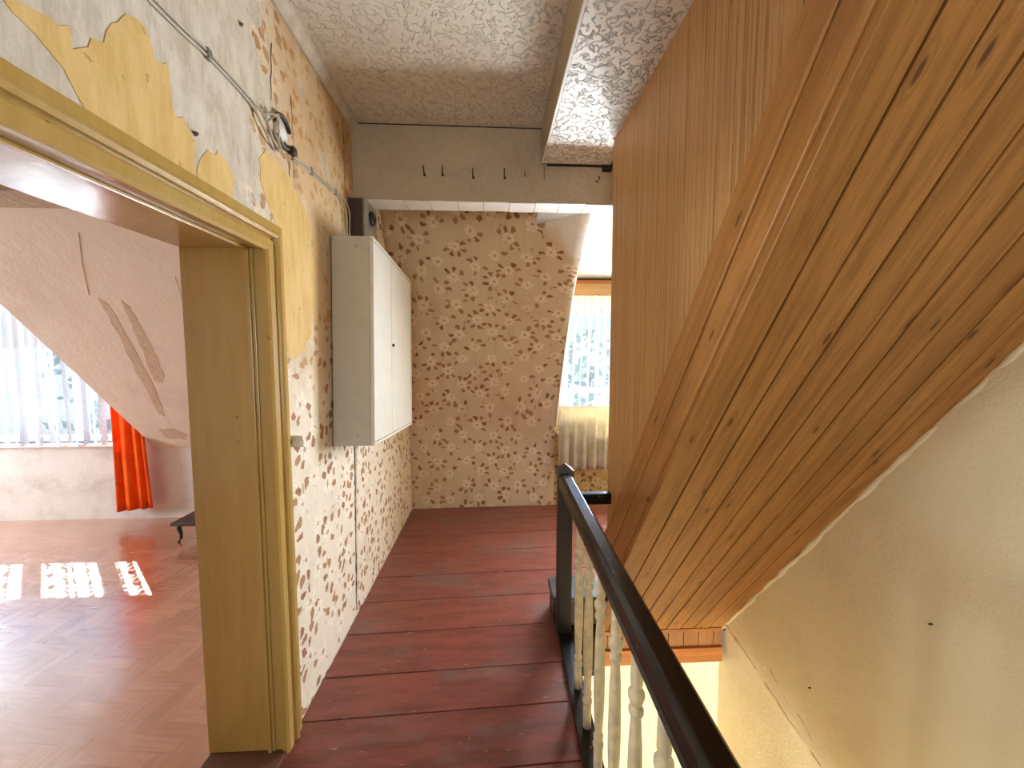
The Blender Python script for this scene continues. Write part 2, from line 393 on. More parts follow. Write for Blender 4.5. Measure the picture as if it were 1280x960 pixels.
# ------------------------------------------------------------------ mesh helpers
class MB:
    def __init__(s): s.v, s.f, s.uv, s.sm = [], [], {}, []
    def add(s, vs, fs, uvs=None, smooth=False):
        b = len(s.v); s.v += [tuple(q) for q in vs]
        if uvs:
            for i, q in enumerate(uvs): s.uv[b + i] = q
        for f in fs: s.f.append(tuple(b + i for i in f)); s.sm.append(smooth)
        return s
    def box(s, x0, x1, y0, y1, z0, z1):
        vs = [(x, y, z) for x in (x0, x1) for y in (y0, y1) for z in (z0, z1)]
        return s.add(vs, [(0, 1, 3, 2), (4, 6, 7, 5), (0, 4, 5, 1), (2, 3, 7, 6), (0, 2, 6, 4), (1, 5, 7, 3)])
    def prism(s, base, d):
        """closed prism: base polygon (3-D points) swept by vector d"""
        n = len(base); d = Vector(d); vs = [Vector(p) for p in base] + [Vector(p) + d for p in base]
        fs = [tuple(range(n))[::-1], tuple(range(n, 2 * n))] + [(i, (i + 1) % n, n + (i + 1) % n, n + i) for i in range(n)]
        return s.add(vs, fs)
    def tube(s, pts, r, n=8, closed=False):
        pts = [Vector(p) for p in pts]; rings = []; m = len(pts)
        for i, p in enumerate(pts):
            t = (pts[min(i + 1, m - 1)] - pts[max(i - 1, 0)]) if not closed else (pts[(i + 1) % m] - pts[i - 1])
            t.normalize(); a = Vector((0, 0, 1)) if abs(t.z) < 0.9 else Vector((1, 0, 0))
            u = t.cross(a).normalized(); w = t.cross(u); rr = r[i] if isinstance(r, (list, tuple)) else r
            rings.append([p + u * (math.cos(2 * PI * k / n) * rr) + w * (math.sin(2 * PI * k / n) * rr) for k in range(n)])
        vs = [q for g in rings for q in g]; fs = []
        for i in range(m if closed else m - 1):
            j = (i + 1) % m
            for k in range(n): fs.append((i * n + k, i * n + (k + 1) % n, j * n + (k + 1) % n, j * n + k))
        if not closed: fs += [tuple(range(n)), tuple((m - 1) * n + k for k in range(n))[::-1]]
        return s.add(vs, fs, smooth=True)
    def lathe(s, prof, cx, cy, n=16, axis='z', c=0.0):
        vs = []; fs = []
        for r, h in prof:
            for k in range(n):
                a = 2 * PI * k / n; p, q = r * math.cos(a), r * math.sin(a)
                vs.append({'z': (cx + p, cy + q, h), 'x': (h, cx + p, cy + q), 'y': (cx + p, h, cy + q)}[axis])
        for i in range(len(prof) - 1):
            for k in range(n): fs.append((i * n + k, i * n + (k + 1) % n, (i + 1) * n + (k + 1) % n, (i + 1) * n + k))
        fs += [tuple(range(n))[::-1], tuple((len(prof) - 1) * n + k for k in range(n))]
        return s.add(vs, fs, smooth=True)
    def grid(s, fn, nu, nv, uvfn=None, smooth=True):
        vs, uvs, fs = [], [], []
        for i in range(nu + 1):
            for j in range(nv + 1):
                a, b = i / nu, j / nv; vs.append(fn(a, b)); uvs.append(uvfn(a, b) if uvfn else (a, b))
        for i in range(nu):
            for j in range(nv):
                q = i * (nv + 1) + j; fs.append((q, q + nv + 1, q + nv + 2, q + 1))
        return s.add(vs, fs, uvs, smooth)
    def build(s, name, mat, parent=None, bevel=0.0, seg=2, solid=0.0, origin=None):
        me = bpy.data.meshes.new(name); me.from_pydata(s.v, [], s.f); me.materials.append(mat)
        me.polygons.foreach_set('use_smooth', s.sm)
        if s.uv:
            lay = me.uv_layers.new(name='UVMap')
            for l in me.loops: lay.data[l.index].uv = s.uv.get(l.vertex_index, (0, 0))
        bm = bmesh.new(); bm.from_mesh(me); bmesh.ops.recalc_face_normals(bm, faces=bm.faces); bm.to_mesh(me); bm.free()
        o = bpy.data.objects.new(name, me); COL.objects.link(o)
        if parent is not None: o.parent = parent; o.matrix_parent_inverse = Matrix.Translation(parent.location).inverted() if parent.type == 'EMPTY' else Matrix()
        if bevel:
            b = o.modifiers.new('edge', 'BEVEL'); b.width = bevel; b.segments = seg; b.limit_method = 'ANGLE'; b.angle_limit = 0.6
        if solid:
            b = o.modifiers.new('thick', 'SOLIDIFY'); b.thickness = solid; b.offset = 0
        return o

def struct(o): o['kind'] = 'structure'; return o
def tag(o, label, cat, group=None):
    o['label'] = label; o['category'] = cat
    if group: o['group'] = group
    return o
def thing(name, label, cat, loc, group=None):
    o = bpy.data.objects.new(name, None); o.location = loc; o.empty_display_size = 0.1; COL.objects.link(o)
    return tag(o, label, cat, group)
def jit(a): return random.uniform(-a, a)

# ------------------------------------------------------------------ floors
XL = -0.82                                   # hall face of the left wall
TILT = 0.036                                 # the boards run a little askew of the hall
fl = struct(MB().box(-0.82, 0.38, -2.6, 2.08, -0.30, -0.030).box(0.38, 1.56, -2.6, 0.30, -0.62, 0.0).box(-0.82, 0.64, 2.08, 2.40, -0.30, -0.030).box(-0.82, 2.7, 2.40, 4.0, -0.30, -0.030).build('floor', MT['dark']))  # rear slab over the stairwell added and thickened to block the lamp below
edges = [-2.60, -2.3, -2.02, -1.74, -1.46, -1.17, -0.89, -0.60, -0.31, -0.02, 0.26, 0.53, 0.80, 1.075, 1.345, 1.60, 1.826, 2.115, 2.397, 2.672, 2.998, 3.305, 3.60, 3.94]
for a, b in zip(edges[:-1], edges[1:]):
    x1 = 0.37 if b < 2.1 else (0.37 if a < 2.0 else (0.64 if a < 2.3 else 2.7))
    ln = lambda y, x: y + TILT * x
    g = 0.0022 + random.random() * 0.0016; dz = jit(0.0015)
    x0 = XL + 0.002
    MB().prism([(x0, ln(a, x0) + g, -0.028), (x1, ln(a, x1) + g, -0.028), (x1, ln(b, x1) - g, -0.028), (x0, ln(b, x0) - g, -0.028)], (0, 0, 0.028 + dz)).build('plank', MT['red'], fl, 0.0025)
struct(MB().box(-6.6, -1.06, -1.6, 3.78, -0.1, 0.0).build('floor', MT['vinyl']))

# ------------------------------------------------------------------ left wall of the hall with the doorway
def uvbox(mb, x0, x1, y0, y1, z0, z1):
    for f in [((x1, y0, z0), (x1, y1, z0), (x1, y1, z1), (x1, y0, z1)), ((x0, y0, z0), (x0, y1, z0), (x0, y1, z1), (x0, y0, z1)),
              ((x0, y0, z0), (x1, y0, z0), (x1, y0, z1), (x0, y0, z1)), ((x0, y1, z0), (x1, y1, z0), (x1, y1, z1), (x0, y1, z1)),
              ((x0, y0, z0), (x1, y0, z0), (x1, y1, z0), (x0, y1, z0)), ((x0, y0, z1), (x1, y0, z1), (x1, y1, z1), (x0, y1, z1))]:
        mb.add(f, [(0, 1, 2, 3)], [(p[1], p[2]) for p in f])
DY0, DY1, DZ = 0.42, 1.47, 1.955              # rough opening
wl_ = MB()
uvbox(wl_, -1.09, XL, DY1, 3.92, -0.05, 3.05); uvbox(wl_, -1.09, XL, DY0, DY1, DZ, 3.05); uvbox(wl_, -1.09, XL, -2.6, DY0, -0.05, 3.05)
wall_left = struct(wl_.build('wall_left', MT['left']))

def patch(name, pts, x, mat, parent, thick=0.0016, jag=0.010, sub=3):
    """a ragged layer of paper or paint on the wall plane x = const; pts are (y, z)"""
    out = []
    for (a, b), (c, d) in zip(pts, pts[1:] + pts[:1]):
        L = math.hypot(c - a, d - b); k = max(1, int(L / 0.018))
        for i in range(k):
            t = i / k; out.append((a + (c - a) * t + (jit(jag) if i else 0), b + (d - b) * t + (jit(jag) if i else 0)))
    return MB().prism([(x, y, z) for y, z in out], (thick, 0, 0)).build(name, mat, parent)
patch('paint_patch', [(0.734, 2.149), (0.754, 2.166), (0.782, 2.173), (0.807, 2.179), (0.82, 2.177), (0.838, 2.192), (0.841, 2.151), (0.856, 2.165), (0.88, 2.202), (0.914, 2.242), (0.944, 2.286), (0.987, 2.33), (1.012, 2.329), (1.025, 2.308), (1.029, 2.271), (1.071, 2.294), (1.075, 2.241), (1.08, 2.19), (1.091, 2.17), (1.115, 2.188), (1.136, 2.161), (1.147, 2.109), (1.142, 2.077), (1.152, 2.045), (1.081, 2.02), (0.909, 2.02), (0.858, 2.048), (0.839, 2.073), (0.822, 2.102), (0.8, 2.115), (0.779, 2.128), (0.763, 2.134), (0.744, 2.14)], XL, MT['yellow'], wall_left)
patch('paint_patch', [(1.160, 2.086), (1.184, 2.127), (1.242, 2.169), (1.277, 2.158), (1.294, 2.142), (1.312, 2.116), (1.302, 2.078), (1.286, 2.02), (1.16, 2.02)], XL, MT['yellow'], wall_left)
patch('paint_patch', [(1.451, 2.245), (1.499, 2.305), (1.561, 2.299), (1.657, 2.281), (1.712, 2.241), (1.792, 2.202), (1.83, 2.114), (1.85, 1.977), (1.836, 1.793), (1.793, 1.644), (1.714, 1.571), (1.624, 1.537), (1.556, 1.547), (1.54, 1.63), (1.54, 2.053), (1.49, 2.121), (1.455, 2.176)], XL, MT['yellow'], wall_left)
# open seams between the wallpaper lengths: thin curled paper edges with a dark gap beside them
def seam(y, z0, z1, w, dy=0.0, wob=0.004):
    mb = MB(); mc = MB(); n = int((z1 - z0) / 0.03) + 2; L, R = [], []
    for i in range(n):
        z = z0 + (z1 - z0) * i / (n - 1); c = y + dy * i / (n - 1) + jit(wob); h = w * (0.4 + random.random())
        L.append((XL + 0.0012, c - h / 2, z)); R.append((XL + 0.0012, c + h / 2, z))
    for i in range(n - 1): mb.add([L[i], R[i], R[i + 1], L[i + 1]], [(0, 1, 2, 3)])
    for i in range(n - 1):
        a, b = Vector(R[i]), Vector(R[i + 1]); k = 0.004 + 0.004 * random.random()
        mc.add([a, b, b + Vector((k, 0.006, 0)), a + Vector((k, 0.006, 0))], [(0, 1, 2, 3)])
    mb.build('wallpaper_seam', MT['gap'], wall_left)
    if z1 < 1.5: mc.build('curled_paper_edge', MT['left'], wall_left, solid=0.0008)
seam(2.255, 0.03, 1.10, 0.014, 0.05); seam(2.27, 2.46, 2.86, 0.007); seam(1.545, 2.50, 2.72, 0.004, 0.02); seam(1.66, 2.16, 2.34, 0.004); seam(1.70, 2.06, 2.62, 0.003)
# loose flap of wallpaper by the architrave
MB().grid(lambda a, b: (XL + 0.002 + 0.035 * a * a, 1.585 + 0.032 * a + 0.008 * math.sin(b * 5), 1.185 + 0.05 * b - 0.01 * a), 5, 5).build('torn_paper_flap', MT['white'], wall_left, solid=0.001)
MB().lathe([(0.017, XL + 0.0005), (0.015, XL + 0.0018)], 1.588, 1.208, 10, 'x').build('plaster_hole', MT['gap'], wall_left)

# cove strip between wall and ceiling
struct(MB().prism([(XL, -2.6, 2.875), (XL + 0.012, -2.6, 2.875), (XL + 0.04, -2.6, 2.905), (XL + 0.045, -2.6, 2.93), (XL, -2.6, 2.93)], (0, 5.0, 0)).build('trim_1', MT['trim'], None, 0.003))

# door lining and architrave
door = bpy.data.objects.new('door_1', None); COL.objects.link(door); struct(door)
iy, oy, iz, oz = 1.447, 1.55, 1.937, 2.035
MB().box(-1.105, XL + 0.008, iy, DY1, 0.012, iz + 0.018).build('door_jamb', MT['ochre'], door, 0.002)
MB().box(-1.105, XL + 0.008, DY0, DY0 + 0.022, 0.012, iz + 0.018).build('door_jamb', MT['ochre'], door, 0.002)
MB().box(-1.105, XL + 0.008, DY0 + 0.022, iy, iz, iz + 0.018).build('door_head', MT['ochre'], door, 0.002)
MB().box(-0.875, -0.862, iy - 0.012, iy, 0.012, iz).box(-0.862, -0.85, iy - 0.006, iy, 0.012, iz).build('door_stop', MT['ochre'], door, 0.002)
MB().box(-0.875, -0.862, DY0 + 0.022, iy - 0.012, iz - 0.010, iz).build('door_stop', MT['ochre'], door, 0.002)
# moulded architrave, mitred at the corner: (distance from opening edge, projection)
prof = [(-0.006, 0.0), (-0.006, 0.016), (0.004, 0.022), (0.034, 0.022), (0.040, 0.012), (0.046, 0.010), (0.050, 0.026), (0.060, 0.032), (0.070, 0.028), (0.074, 0.022), (0.102, 0.020), (0.105, 0.0)]
def arch(p0, p1, d0, d1, nm):
    """sweep the profile from p0 to p1 in the wall plane; d0, d1 are the (y, z) offset directions at the ends (mitre)"""
    vs = []
    for (p, d) in ((p0, d0), (p1, d1)):
        vs += [(XL + h, p[0] + d[0] * w, p[1] + d[1] * w) for w, h in prof]
    n = len(prof); fs = [(i, (i + 1) % n, n + (i + 1) % n, n + i) for i in range(n)] + [tuple(range(n)), tuple(range(n, 2 * n))[::-1]]
    return MB().add(vs, fs).build(nm, MT['ochre'], door)
arch((iy, 0.0), (iy, iz), (1, 0), (1, 1), 'architrave'); arch((iy, iz), (DY0 + 0.022, iz), (1, 1), (-1, 1), 'architrave'); arch((DY0 + 0.022, iz), (DY0 + 0.022, 0.0), (-1, 1), (-1, 0), 'architrave')
MB().box(-1.10, XL + 0.01, DY0, DY1, -0.02, 0.012).build('threshold', plain('threshold_board', '#5d3a26', 0.5), door, 0.003)

# ------------------------------------------------------------------ ceiling, box, beam
struct(MB().box(-0.83, 1.75, -2.6, 2.41, 2.92, 3.05).build('ceiling', MT['ceil']))
MB().box(0.0, 0.004, -1.0, 2.40, 2.9185, 2.9202).build('paper_joint', MT['trim'], bpy.data.objects['ceiling'])
struct(MB().box(0.312, 1.75, -2.6, 0.2, 2.705, 2.921).box(0.312, 0.72, 0.19, 2.375, 2.705, 2.921).build('ceiling_box', MT['box'], None, 0.006))
box_o = bpy.data.objects['ceiling_box']
MB().box(0.300, 0.3115, -2.6, 2.37, 2.70, 2.712).build('edge_bead', MT['white'], box_o, 0.003)
MB().box(0.302, 0.3118, -2.6, 2.37, 2.712, 2.919).build('side_board', MT['beam'], box_o)
beam = struct(MB().box(-0.83, 2.7, 2.40, 2.535, 2.487, 3.05).build('beam', MT['beam'], None, 0.004))
xs = [-0.80, -0.66, -0.52, -0.375, -0.205, -0.05, 0.11, 0.27, 0.42, 0.58, 0.74, 0.92]
for a, b in zip(xs[:-1], xs[1:]):
    z = 2.4868 - random.random() * 0.003
    MB().box(a + 0.002, b - 0.002, 2.396 + jit(0.002), 2.539 + jit(0.002), z - 0.006, z).build('underside_strip', MT['white'], beam, 0.0015)
MB().box(-0.81, 0.31, 2.3975, 2.4005, 2.915, 2.922).build('crack', MT['gap'], beam)
MB().box(0.335, 0.72, 2.376, 2.400, 2.7025, 2.7045).build('crack', MT['gap'], beam)
MB().box(0.318, 0.3215, 2.3965, 2.3995, 2.62, 2.70).build('crack', MT['rust'], beam)
MB().box(0.675, 0.73, 2.37, 2.40, 2.675, 2.715).build('dark_gap', MT['gap'], beam)

# coat hooks on the beam
HK = [(-0.404, 2.683, 'bent black nail hook at left end of the row on the beam', 0.006), (-0.291, 2.685, 'straight black nail hook second from left on the beam', 0.0),
      (-0.111, 2.674, 'black nail hook third from left on the beam above the floral wall', 0.0), (0.077, 2.676, 'black nail hook fourth from left on the beam', 0.0)]
for x, z, lab, sl in HK:
    h = thing('coat_hook', lab, 'hook', (x, 2.40, z), 'coat hooks on the beam')
    MB().tube([(x, 2.402, z + 0.002), (x, 2.388, z), (x + sl * 0.4, 2.385, z - 0.02), (x + sl, 2.384, z - 0.052), (x + sl + 0.002, 2.378, z - 0.058)], 0.0035, 6).build('shank', MT['iron'], h)
    MB().lathe([(0.002, z - 0.066), (0.007, z - 0.062), (0.008, z - 0.057), (0.005, z - 0.051), (0.002, z - 0.049)], x + sl + 0.003, 2.378, 8).build('knob', MT['iron'], h)
tag(MB().tube([(0.202, 2.402, 2.672), (0.203, 2.386, 2.668), (0.200, 2.384, 2.65), (0.206, 2.385, 2.63)], 0.003, 6).build('coat_hook', MT['rust']), 'rusty broken hook stub right of the four nail hooks', 'hook', 'coat hooks on the beam')
tag(MB().tube([(0.655, 2.402, 2.645), (0.655, 2.380, 2.640), (0.652, 2.374, 2.622), (0.645, 2.376, 2.606), (0.63, 2.378, 2.612)], 0.004, 6).build('coat_hook', MT['iron']), 'curved black hook at the beam end under the white box', 'hook', 'coat hooks on the beam')

# ------------------------------------------------------------------ sloping back wall (mansard) with floral paper
LP = [(3.868, -0.03), (3.850, 0.35), (3.815, 0.80), (3.65, 1.20), (3.40, 1.72), (3.15, 2.22), (2.96, 2.63), (2.86, 2.86), (2.78, 3.05)]
RP = [(3.900, -0.03), (3.885, 0.35), (3.850, 0.75), (3.56, 1.28), (3.29, 1.70), (3.03, 2.05), (2.78, 2.28), (2.54, 2.46), (2.44, 2.55)]
def interp(P, t):
    s = t * (len(P) - 1); i = min(int(s), len(P) - 2); f = s - i
    # Catmull-Rom through the profile points
    p = [P[max(i - 1, 0)], P[i], P[i + 1], P[min(i + 2, len(P) - 1)]]
    return [0.5 * (2 * p[1][k] + (p[2][k] - p[0][k]) * f + (2 * p[0][k] - 5 * p[1][k] + 4 * p[2][k] - p[3][k]) * f * f + (3 * p[1][k] - p[0][k] - 3 * p[2][k] + p[3][k]) * f ** 3) for k in (0, 1)]
def slope_pt(a, b):
    l, r = interp(LP, b), interp(RP, b); x = -0.84 + (0.64 + 0.84) * a
    ra = 0.012 * (random.random() - 0.5) * (a > 0.97)
    return (x + ra, l[0] + (r[0] - l[0]) * a, l[1] + (r[1] - l[1]) * a)
arc = [0.0]
for i in range(1, 41):
    p, q = interp(LP, (i - 1) / 40), interp(LP, i / 40); arc.append(arc[-1] + math.hypot(p[0] - q[0], p[1] - q[1]))
wb = MB().grid(slope_pt, 24, 40, lambda a, b: (-0.84 + 1.48 * a, arc[round(b * 40)]))
wall_back = struct(wb.build('wall_back', MT['floral']))
sd = wall_back.modifiers.new('thick', 'SOLIDIFY'); sd.thickness = 0.10; sd.offset = 1.0
# plaster edge bead where the slope is cut for the dormer
MB().tube([tuple(Vector(slope_pt(0.955, b / 40)) + Vector((0.064, 0.004, 0))) for b in range(11, 41)], 0.011, 6).build('corner_bead', MT['white'], wall_back)

# dormer of the hall: facade below and beside the window, ceiling
WX0, WX1, WZ0, WZ1 = 0.70, 2.50, 0.78, 2.12
def uvwall(mb, x0, x1, z0, z1, y):
    mb.add([(x0, y, z0), (x1, y, z0), (x1, y, z1), (x0, y, z1)], [(0, 1, 2, 3)], [(x0, z0), (x1, z0), (x1, z1), (x0, z1)])
    mb.add([(x0, y + 0.2, z0), (x1, y + 0.2, z0), (x1, y + 0.2, z1), (x0, y + 0.2, z1)], [(0, 1, 2, 3)], [(x0, z0), (x1, z0), (x1, z1), (x0, z1)])
def wall_with_hole(name, mat, x0, x1, z0, z1, hx0, hx1, hz0, hz1, y):
    mb = MB()
    for a, b, c, d in ((x0, hx0, z0, z1), (hx1, x1, z0, z1), (hx0, hx1, z0, hz0), (hx0, hx1, hz1, z1)): uvwall(mb, a, b, c, d, y)
    for q in ([(hx0, hz0), (hx1, hz0)], [(hx1, hz0), (hx1, hz1)], [(hx1, hz1), (hx0, hz1)], [(hx0, hz1), (hx0, hz0)]):
        (a, b), (c, d) = q; mb.add([(a, y, b), (c, y, d), (c, y + 0.2, d), (a, y + 0.2, b)], [(0, 1, 2, 3)], [(a, b), (c, d), (c, d + .2), (a, b + .2)])
    return struct(mb.build(name, mat))
def mat_floral_olive():
    m = M('floral_wallpaper_olive', 0.75, 0.25); u, v, _ = m.sep(m.coord('UV'))
    g, uv = floral(m, u, v, '#b8995e', '#cdb27c', '#8a4a20', '#6f6a34', 0.20, 0.18); m.color(g); m.bump(m.noise(uv, 30, 4), 0.3, 0.01); return m.m
MT['olivepaper'] = mat_floral_olive()
wall_with_hole('wall_dormer', MT['olivepaper'], 0.50, 2.8, -0.03, 2.50, WX0, WX1, WZ0, WZ1, 3.91)
struct(MB().prism([(0.30, 2.53, 2.484), (2.8, 2.53, 2.484), (2.8, 3.92, 2.31), (0.30, 3.92, 2.31)], (0, 0, 0.06)).build('ceiling', MT['dormer']))
struct(MB().box(2.7, 2.8, 2.3, 4.1, -0.03, 2.6).build('wall_east', MT['olivepaper']))

def window(name, x0, x1, z0, z1, y, bars, transoms, inset=0.07):
    w = bpy.data.objects.new(name, None); COL.objects.link(w); w.location = ((x0 + x1) / 2, y + inset, z0); struct(w)
    t = 0.055
    fr = MB().box(x0, x1, y + inset, y + inset + 0.06, z0, z0 + t).box(x0, x1, y + inset, y + inset + 0.06, z1 - t, z1)
    fr.box(x0, x0 + t, y + inset, y + inset + 0.06, z0, z1).box(x1 - t, x1, y + inset, y + inset + 0.06, z0, z1)
    fr.build('window_frame', MT['frame'], w, 0.004)
    xs = [x0 + t] + bars + [x1 - t]; zs = [z0 + t] + transoms + [z1 - t]
    for b in bars: MB().box(b - 0.04, b + 0.04, y + inset - 0.01, y + inset + 0.05, z0 + t, z1 - t).build('mullion', MT['frame'], w, 0.004)
    for q in transoms: MB().box(x0 + t, x1 - t, y + inset + 0.005, y + inset + 0.045, q - 0.022, q + 0.022).build('transom', MT['frame'], w, 0.004)
    for a, b in zip(xs[:-1], xs[1:]):
        for c, d in zip(zs[:-1], zs[1:]): MB().box(a + 0.001, b - 0.001, y + inset + 0.025, y + inset + 0.029, c + 0.001, d - 0.001).build('pane', MT['glass'], w)
    MB().box(x0 - 0.03, x1 + 0.03, y - 0.05, y + inset, z0 - 0.03, z0).build('window_sill', MT['frame'], w, 0.006)
    return w
window('window_2', WX0, WX1, WZ0, WZ1, 3.91, [1.30, 1.90], [1.20])

def curtain(x0, x1, z0, z1, y, folds, amp, name, mat, parent=None, nz=16, flare=None, hem=0.0, thick=0.0, seed=0, skew=0.0):
    ph = seed * 1.7; nu = max(24, int(folds * 10))
    def fn(a, b):
        z = z1 + (z0 - z1) * b; f = 0.55 + 0.45 * b
        xa = x0 + (x1 - x0) * a
        if flare: xa += (flare[0] * (1 - a) + flare[1] * a) * b
        w = math.sin(a * folds * 2 * PI + ph + 0.6 * math.sin(a * 9 + seed)) + 0.35 * math.sin(a * folds * 3.7 * PI + b * 1.2 + seed)
        return (xa + 0.3 * amp * f * math.cos(a * folds * 2 * PI + ph), y + amp * f * w, z + hem * b * math.sin(a * folds * 4 * PI) + skew * a * b)
    return MB().grid(fn, nu, nz, lambda a, b: ((x1 - x0) * a, (z1 - z0) * (1 - b))).build(name, mat, parent, solid=thick)

# curtains of the hall dormer
pel = tag(MB().box(0.60, 2.62, 3.79, 3.905, 2.150, 2.292).build('pelmet_board', MT['pelmet'], None, 0.004), 'bare wooden pelmet board over the hall dormer curtains', 'pelmet')
MB().box(0.60, 2.62, 3.780, 3.7995, 2.270, 2.30).build('top_batten', MT['pinex'], pel, 0.003)
tag(curtain(0.71, 1.30, 1.955, 2.152, 3.80, 26, 0.010, 'curtain_valance', MT['dense'], None, 6, None, 0.004), 'short gathered white net valance above the hall dormer window', 'curtain')
tag(curtain(0.70, 1.32, 1.02, 2.14, 3.845, 8, 0.022, 'net_curtain', MT['sheer'], None, 18, (-0.03, 0.0), 0, 0, 2), 'sheer white net curtain in the hall dormer window', 'curtain')
tag(curtain(0.665, 1.30, 0.405, 1.055, 3.80, 6.5, 0.020, 'lower_curtain', MT['creamcloth'], None, 14, (0.0, 0.0), 0.002, 0.002, 4), 'cream half curtain hanging below the sheer net in the hall dormer', 'curtain')

# ------------------------------------------------------------------ side room seen through the doorway
S = 1.13; ys = lambda z: 3.78 - (z - 0.68) / S                 # the roof slope plane
zt = 2.375
def slab(pts, d=(0, 0.05, 0.06)): return MB().prism(pts, d)
sl = struct(slab([(-3.2, ys(0.68), 0.68), (-1.06, ys(0.68), 0.68), (-1.06, ys(zt), zt), (-3.2, ys(zt), zt)]).build('wall_slope', MT['room']))
struct(slab([(-6.6, ys(1.95), 1.95), (-3.2, ys(1.95), 1.95), (-3.2, ys(zt), zt), (-6.6, ys(zt), zt)]).build('wall_slope', MT['room']))
struct(MB().box(-3.2, -1.0, 3.78, 3.98, -0.05, 0.70).build('wall_knee', MT['knee']))
struct(MB().prism([(-3.2, ys(0.68), 0.68), (-3.2, ys(1.95) + 0.06, 1.95), (-3.2, 3.9, 2.13), (-3.2, 3.9, 0.68)], (0.06, 0, 0)).build('wall_cheek', MT['room']))
wall_with_hole('wall_facade', MT['knee'], -6.6, -3.2, -0.05, 2.3, -6.2, -3.50, 0.74, 2.02, 3.78)
struct(MB().box(-6.6, -3.14, ys(1.95), 3.9, 2.10, 2.16).build('ceiling', MT['white']))
struct(MB().box(-6.7, -1.06, -1.6, ys(zt) + 0.06, zt, zt + 0.08).build('ceiling', MT['room']))
struct(MB().box(-4.6, -1.09, 1.95, 2.17, zt - 0.06, zt).build('beam', MT['beam'], None, 0.006))
struct(MB().box(-6.7, -6.6, -1.6, 1.4, -0.05, 2.5).box(-6.7, -6.6, 2.9, 4.0, -0.05, 2.5).box(-6.7, -6.6, 1.4, 2.9, -0.05, 0.6).box(-6.7, -6.6, 1.4, 2.9, 2.05, 2.5).build('wall_west', MT['room']))
wg = bpy.data.objects.new('added_window_3', None); COL.objects.link(wg); struct(wg)  # window made up to frame the added west fill lamp
MB().box(-6.68, -6.62, 1.4, 1.46, 0.6, 2.05).box(-6.68, -6.62, 2.84, 2.9, 0.6, 2.05).box(-6.68, -6.62, 1.46, 2.84, 0.6, 0.66).box(-6.68, -6.62, 1.46, 2.84, 1.99, 2.05).build('window_frame', MT['frame'], wg)
MB().box(-6.67, -6.63, 2.12, 2.18, 0.66, 1.99).build('mullion', MT['frame'], wg)
for a, b in ((1.46, 2.12), (2.18, 2.84)): MB().box(-6.652, -6.648, a, b, 0.66, 1.99).build('pane', MT['glass'], wg)
struct(MB().box(-6.7, -1.0, -1.7, -1.6, -0.05, 2.5).build('wall_south', MT['room']))
# bare streaks where the distemper has come off the slope
def slope_patch(pts, name):
    base = []
    for (x, z), (x2, z2) in zip(pts, pts[1:] + pts[:1]):
        for i in range(4):
            t = i / 4; xx, zz = x + (x2 - x) * t + (jit(0.007) if i else 0), z + (z2 - z) * t + (jit(0.007) if i else 0)
            base.append((xx, ys(zz), zz))
    MB().prism(base, (0, -0.0012, -0.0010)).build(name, MT['torn'], sl)
slope_patch([(-2.563, 1.934), (-2.530, 1.90), (-2.579, 1.72), (-2.640, 1.53), (-2.74, 1.25), (-2.85, 1.03), (-2.88, 1.06), (-2.80, 1.26), (-2.76, 1.40), (-2.70, 1.55), (-2.63, 1.72)], 'bare_streak')
slope_patch([(-2.43, 1.92), (-2.41, 1.88), (-2.44, 1.76), (-2.49, 1.60), (-2.55, 1.42), (-2.62, 1.34), (-2.67, 1.36), (-2.60, 1.52), (-2.53, 1.68), (-2.48, 1.80)], 'bare_streak')
slope_patch([(-3.02, 0.80), (-2.86, 0.78), (-2.80, 0.84), (-2.88, 0.90), (-3.0, 0.90)], 'bare_streak')
MB().tube([(-2.60, ys(1.95) - 0.001, 1.95), (-2.48, ys(2.12) - 0.001, 2.12), (-2.36, ys(2.26) - 0.001, 2.26)], 0.0022, 4).build('crack', MT['torn'], sl)
MB().tube([(-1.99, ys(2.05) - 0.001, 2.05), (-2.05, ys(1.9) - 0.001, 1.9), (-2.10, ys(1.78) - 0.001, 1.78)], 0.0018, 4).build('crack', MT['torn'], sl)
window('window_1', -6.2, -3.50, 0.74, 2.02, 3.78, [-5.6, -5.0, -4.45, -3.93], [])
# unseen overhang added outside that dormer to cut off the higher sun
struct(MB().box(-7.0, -2.6, 3.95, 4.85, 2.20, 2.30).build('sun_blocker', plain('sun_blocker_board', '#c9c2b6', 0.7)))
rod = tag(MB().tube([(-6.0, 3.66, 2.078), (-3.44, 3.66, 2.078)], 0.007, 8).build('curtain_rod', MT['steel']), 'thin curtain rod along the top of the side room window', 'rod')
tag(curtain(-6.0, -3.54, 1.63, 2.07, 3.695, 30, 0.012, 'curtain_valance', MT['dense'], None, 8, None, 0.006), 'gathered white net valance across the top of the side room window', 'curtain')
tag(curtain(-6.0, -3.49, 0.725, 2.06, 3.735, 15, 0.022, 'lace_curtain', MT['lace'], None, 20, None, 0.014, 0, 3), 'white lace net curtain with scalloped hem over the side room window', 'curtain')
tag(curtain(-3.49, -3.26, 0.11, 2.04, 3.67, 3.4, 0.022, 'orange_curtain', MT['orange'], None, 20, (-0.015, 0.10), 0.0, 0.002, 5, 0.035), 'bright orange cloth curtain hanging beside the sloped wall', 'curtain')
